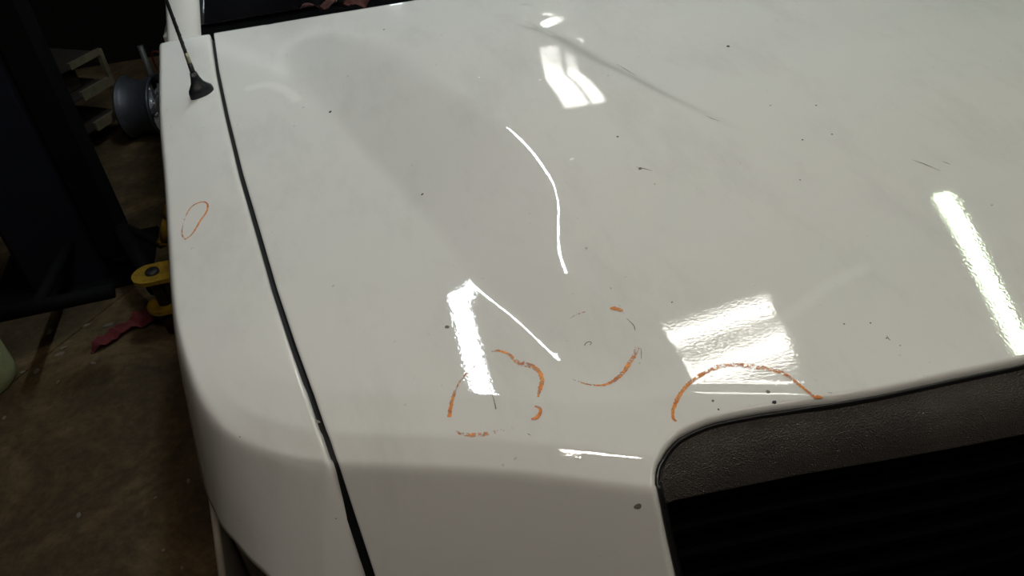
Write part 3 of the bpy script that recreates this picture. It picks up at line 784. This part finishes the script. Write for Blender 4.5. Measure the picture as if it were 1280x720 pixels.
# red rag by the windscreen
def cloth(pts_outline, h, seed, res=.012, base=None):
    """crumpled cloth: outline polygon (plan), folds as noise height over base(x, y)"""
    r = random.Random(seed); P = np.array(pts_outline); lo, hi = P.min(0), P.max(0)
    xs = np.arange(lo[0], hi[0], res); ys = np.arange(lo[1], hi[1], res); X, Y = np.meshgrid(xs, ys)
    k = inside([tuple(p) for p in P], X, Y)
    ph = [(r.uniform(15, 75), r.uniform(15, 75), r.uniform(0, 6), r.uniform(.3, 1)) for _ in range(8)]
    H = sum(a*np.abs(np.sin(fx*X+fy*Y+p)) for fx, fy, p, a in ph); H = (H-H[k].min())/(H[k].max()-H[k].min())*h+.002
    m = MB(); idx = -np.ones(X.shape, int)
    for i, j in zip(*np.where(k)):
        idx[i, j] = len(m.V); m.V.append((X[i, j]+r.uniform(-.3, .3)*res, Y[i, j]+r.uniform(-.3, .3)*res, float(H[i, j])+(base(X[i, j], Y[i, j]) if base else 0)))
    for i in range(X.shape[0]-1):
        for j in range(X.shape[1]-1):
            q = (idx[i, j], idx[i, j+1], idx[i+1, j+1], idx[i+1, j])
            if min(q) >= 0: m.F.append(q)
    n = len(m.V); m.F += [tuple(i+n for i in f[::-1]) for f in m.F]
    m.V += [(a, b, c-.0018) for a, b, c in m.V]
    return m
cyz = lambda x: float(z(x, cowl_y(x)))
RO = [(-.015, .016), (.03, .010), (.08, .015), (.13, .009), (.18, .014), (.20, .034), (.16, .048), (.06, .052), (.0, .044)]
rg = cloth([(x, float(cowl_y(x))+d) for x, d in RO], .034, 4, .005, lambda x, y: cyz(x)-.006)
tag(rg.build('crumpled_rag', M['darkred'], None, True), 'dark rust red crumpled rag at the base of the windshield', 'rag')

# ------------------------------------------------------------------ lift post with yellow arm plates, left of the truck
lift = thing('vehicle_lift', 'dark navy vehicle lift post with a yellow plated swing arm', 'lift', None, (-1.1, 2.9, 0))
L0 = Vector((1.1, -2.9, 0))
def lp(m, name, mat, smooth=False, parent=None):
    m.V = [tuple(Vector(v)+L0) for v in m.V]; return m.build(name, mat, parent or lift, smooth)
lp(MB().box((-1.27, 2.80, .0), (-.98, 3.08, 2.9), .02), 'column', M['navy'])
lp(MB().box((-.98, 2.79, .10), (-.855, 2.90, 1.5), .015), 'carriage', M['liftblack'])
lp(MB().box((-1.42, 2.74, 0), (-.82, 3.14, .018), .004), 'base_plate', M['liftblack'])
lp(MB().tube([(-1.17, 2.262, .30), (-.80, 2.262, .30)], .024, 14), 'arm_tube', M['liftblack'], True)
lp(MB().tube([(-1.04, 2.28, .29), (-1.06, 2.81, .20)], .020, 10), 'arm_bracket', M['liftblack'], True)
def plate(zz, x0, x1, y, r, th):
    m = MB(); V = []
    out = [(x1, y-r)]+[(x0+r-r*math.cos(a)*1.0, y-r*math.sin(a)) for a in np.linspace(math.pi/2, -math.pi/2, 15)]+[(x1, y+r)]
    n = len(out); V = [(a, b, zz) for a, b in out]+[(a, b, zz+th) for a, b in out]
    return m.add(V, [tuple(range(n)), tuple(range(2*n-1, n-1, -1))]+[(i, i+n, (i+1) % n+n, (i+1) % n) for i in range(n)])
lp(plate(.235, -.775, -.36, 2.40, .058, .016), 'arm_plate', M['yellow'])
lp(plate(.105, -.770, -.36, 2.40, .058, .014), 'arm_plate', M['yellow'])
lp(MB().lathe([(.0, .262), (.020, .262), (.024, .258), (.024, .10), (.0, .10)], (-.705, 2.40, 0), 'z', 20), 'pivot_pin', M['roller'], True)
lp(MB().lathe([(.045, .119), (.048, .13), (.048, .22), (.045, .234)], (-.64, 2.40, 0), 'z', 24, True), 'roller', M['roller'], True)
lp(MB().box((-.62, 2.375, .251), (-.50, 2.425, .275), .006), 'arm_stop', M['roller'])
lp(MB().tube([(-.705, 2.40, .10), (-.705, 2.40, 0)], .035, 14), 'arm_foot', M['roller'], True)
lp(MB().tube([(-.72, 2.42, .17), (-.88, 2.84, .22)], .03, 10), 'arm_beam', M['liftblack'], True)
g = MB(); 
for a, b in (((-.72, 2.67, .20), (-.67, 2.65, .22)), ((-.70, 2.66, .20), (-.645, 2.62, .33)), ((-.645, 2.62, .33), (-.60, 2.60, .40)), ((-.67, 2.64, .27), (-.62, 2.61, .27))):
    g.tube([a, (Vector(a)+Vector(b))/2+Vector((.006, 0, .004)), b], [.016, .024, .014], 8)
lp(g, 'arm_guard', M['yellow'], True)
lp(MB().tube([(-.71, 2.66, .20), (-.87, 2.84, .22)], .016, 8), 'guard_bracket', M['liftblack'], True)

# ------------------------------------------------------------------ floor things
tag(cloth([(-1.005, 2.350), (-0.975, 2.428), (-0.885, 2.488), (-0.847, 2.538), (-0.774, 2.53), (-0.785, 2.485), (-0.754, 2.439), (-0.823, 2.432), (-0.878, 2.424), (-0.939, 2.361)], .026, 9, .004).build('shop_rag', M['red'], None, True), 'red cloth rag lying crumpled on the dirty floor', 'rag')
jm = MB().lathe([(.0, .0), (.115, .0), (.125, .012), (.128, .05), (.126, .17), (.115, .23), (.085, .27), (.045, .285), (.035, .30), (.035, .325), (.0, .325)], (0, 0, 0), 'z', 36)
jug = thing('plastic_jug', 'pale yellow rounded jug on the floor at the left edge', 'jug', None, (-1.355, 2.325, 0))
jm.build('body', M['jug'], jug, True)
MB().lathe([(.040, .305), (.040, .335), (.0, .337)], (0, 0, 0), 'z', 24).build('cap', M['black'], jug, True)
fl_pts = [(-1.164, 2.545), (-1.099, 2.428), (-0.955, 2.503), (-1.169, 2.327), (-1.107, 2.395), (-1.217, 2.339), (-1.035, 2.535), (-1.085, 2.242), (-1.229, 2.122), (-0.631, 1.649), (-0.929, 1.624), (-0.685, 1.426), (-0.633, 1.353), (-0.72, 1.617), (-.98, 2.30)]
fl_size = [.014, .012, .016, .013, .014, .008, .012, .009, .007, .008, .009, .007, .006, .006, .008]
for (x, y), s in zip(fl_pts, fl_size):
    n = 6; V = []
    for hh in (0, .003):
        for k in range(n):
            a = 2*math.pi*k/n; rr = s*rng.uniform(.5, 1.1); V.append((rr*math.cos(a)*1.3, rr*math.sin(a)*.7, hh+(.002*rng.random() if hh else 0)))
    o = mesh('debris_flake', V, grid_faces(2, n, wrap=True)+[tuple(range(n-1, -1, -1)), tuple(range(n, 2*n))], M['flake'])
    o.location = (x, y, 0); o.rotation_euler = (0, 0, rng.uniform(0, 6))
    tag(o, 'small pale flake of debris scattered on the dark floor', 'debris', 'pale flakes on the floor')

# ---- loose alloy wheel standing on the floor
wh = thing('alloy_wheel', 'bare grey alloy wheel rim without a tire standing on the floor', 'wheel', None, (-.905, 4.15, .160)); wh.rotation_euler = (0, 0, -.28); wh.scale = (.78, 1, 1)
R_ = .160
bar = [(R_*.93, -.108), (R_, -.116), (R_, -.104), (R_*.93, -.098), (R_*.90, -.075), (R_*.84, -.05), (R_*.83, .0), (R_*.84, .02), (R_*.90, .045), (R_*.90, .075), (R_*.94, .085), (R_, .095), (R_, .108), (R_*.93, .112),
       (R_*.90, .10), (R_*.86, .05), (R_*.80, .0), (R_*.80, -.05), (R_*.88, -.09), (R_*.93, -.118)]
MB().lathe(bar, (0, 0, 0), 'x', 48).build('barrel', M['alloy'], wh, True)
MB().lathe([(.0, .085), (.03, .09), (.042, .08), (.048, .05), (.048, .02), (.0, .02)], (0, 0, 0), 'x', 24).build('hub', M['chrome'], wh, True)
for k in range(5):
    a = 2*math.pi*k/5+.5; m = MB(); V = []
    for r_, wd, x0, x1 in ((.035, .030, .045, .082), (.09, .022, .055, .088), (.105, .018, .06, .090), (.127, .022, .055, .094)):
        c, s = math.cos(a), math.sin(a)
        for tw, xx in ((-wd, x0), (wd, x0), (wd*.7, x1), (-wd*.7, x1)):
            V.append((xx, r_*c-tw*s, r_*s+tw*c))
    m.add(V, grid_faces(4, 4, wrap=True)+[(3, 2, 1, 0), (12, 13, 14, 15)]); m.build('spoke', M['chrome'], wh)
    MB().lathe([(.0, .086), (.008, .086), (.009, .07)], (0, .062*math.cos(a+.63), .062*math.sin(a+.63)), 'x', 8).build('lug_nut', M['chrome'], wh, True)

# ---- low shelf rack with a cream end frame
rack = thing('shelf_rack', 'low cream framed shelf rack standing behind the lift post', 'rack', None, (-1.047, 4.25, 0))
rd = Vector((-.56, -.83, 0)).normalized(); rb = Vector((-.83, .56, 0))
def rbar(name, a, b, w, h, mat, parent=rack):
    a, b = Vector(a), Vector(b); d = (b-a).normalized(); s = d.cross(Vector((0, 0, 1)))
    s = s.normalized() if s.length > .01 else rd; u = s.cross(d).normalized(); V = []
    for p in (a, b):
        for i, j in ((-1, -1), (1, -1), (1, 1), (-1, 1)): V.append(p+s*w/2*i+u*h/2*j)
    return MB().add(V, grid_faces(2, 4, wrap=True)+[(3, 2, 1, 0), (4, 5, 6, 7)]).build(name, mat, parent)
Wd, Dp, Ht = .30, .50, .455
Z0 = Vector((0, 0, 0))
for p, mt in ((Z0, 'cream'), (rd*Wd, 'darkwood'), (rb*Dp, 'darkwood'), (rd*Wd+rb*Dp, 'darkwood')):
    rbar('upright', p, p+Vector((0, 0, Ht)), .024, .024, M[mt])
for hz in (.125, .290, .443):
    k = Vector((0, 0, hz))
    rbar('shelf_beam', k+rd*.012, k+rd*.205, (.02), .045 if hz < .4 else .03, M['cream'])
    V = [(Z0+rd*.0+k), (rd*Wd+k), (rd*Wd+rb*Dp+k), (rb*Dp+k)]; V = V+[v-Vector((0, 0, .012)) for v in V]
    MB().add(V, [(0, 3, 2, 1), (4, 5, 6, 7), (0, 1, 5, 4), (1, 2, 6, 5), (2, 3, 7, 6), (3, 0, 4, 7)]).build('shelf', M['darkwood'], rack)
# a carton on the middle shelf
cb = MB().box((-.07, -.07, 0), (.07, .07, .10), .006)
cbo = cb.build('carton', M['card']); cbo.location = Vector((-1.047, 4.25, .291))+rd*.17+rb*.16; cbo.rotation_euler = (0, 0, .98)
tag(cbo, 'small dirty brown carton on the middle shelf of the rack', 'box')

# ---- grey pole and dark red cable beyond the wheel
po = MB().tube([(-.90, 4.50, 0), (-.90, 4.50, .36)], .016, 12).build('steel_pole', M['pole'], None, True)
tag(po, 'short grey steel pole standing behind the loose wheel', 'pole')
cbl = catmull([(-.80, 4.62, .004), (-.84, 4.56, .10), (-.86, 4.50, .25), (-.84, 4.46, .33), (-.78, 4.44, .30), (-.75, 4.42, .18), (-.72, 4.40, .06), (-.70, 4.38, .004)], 8)
tag(MB().tube([tuple(p) for p in cbl], .005, 6).build('red_cable', M['cable'], None, True), 'thin dark red cable looping up beside the grey pole', 'cable')
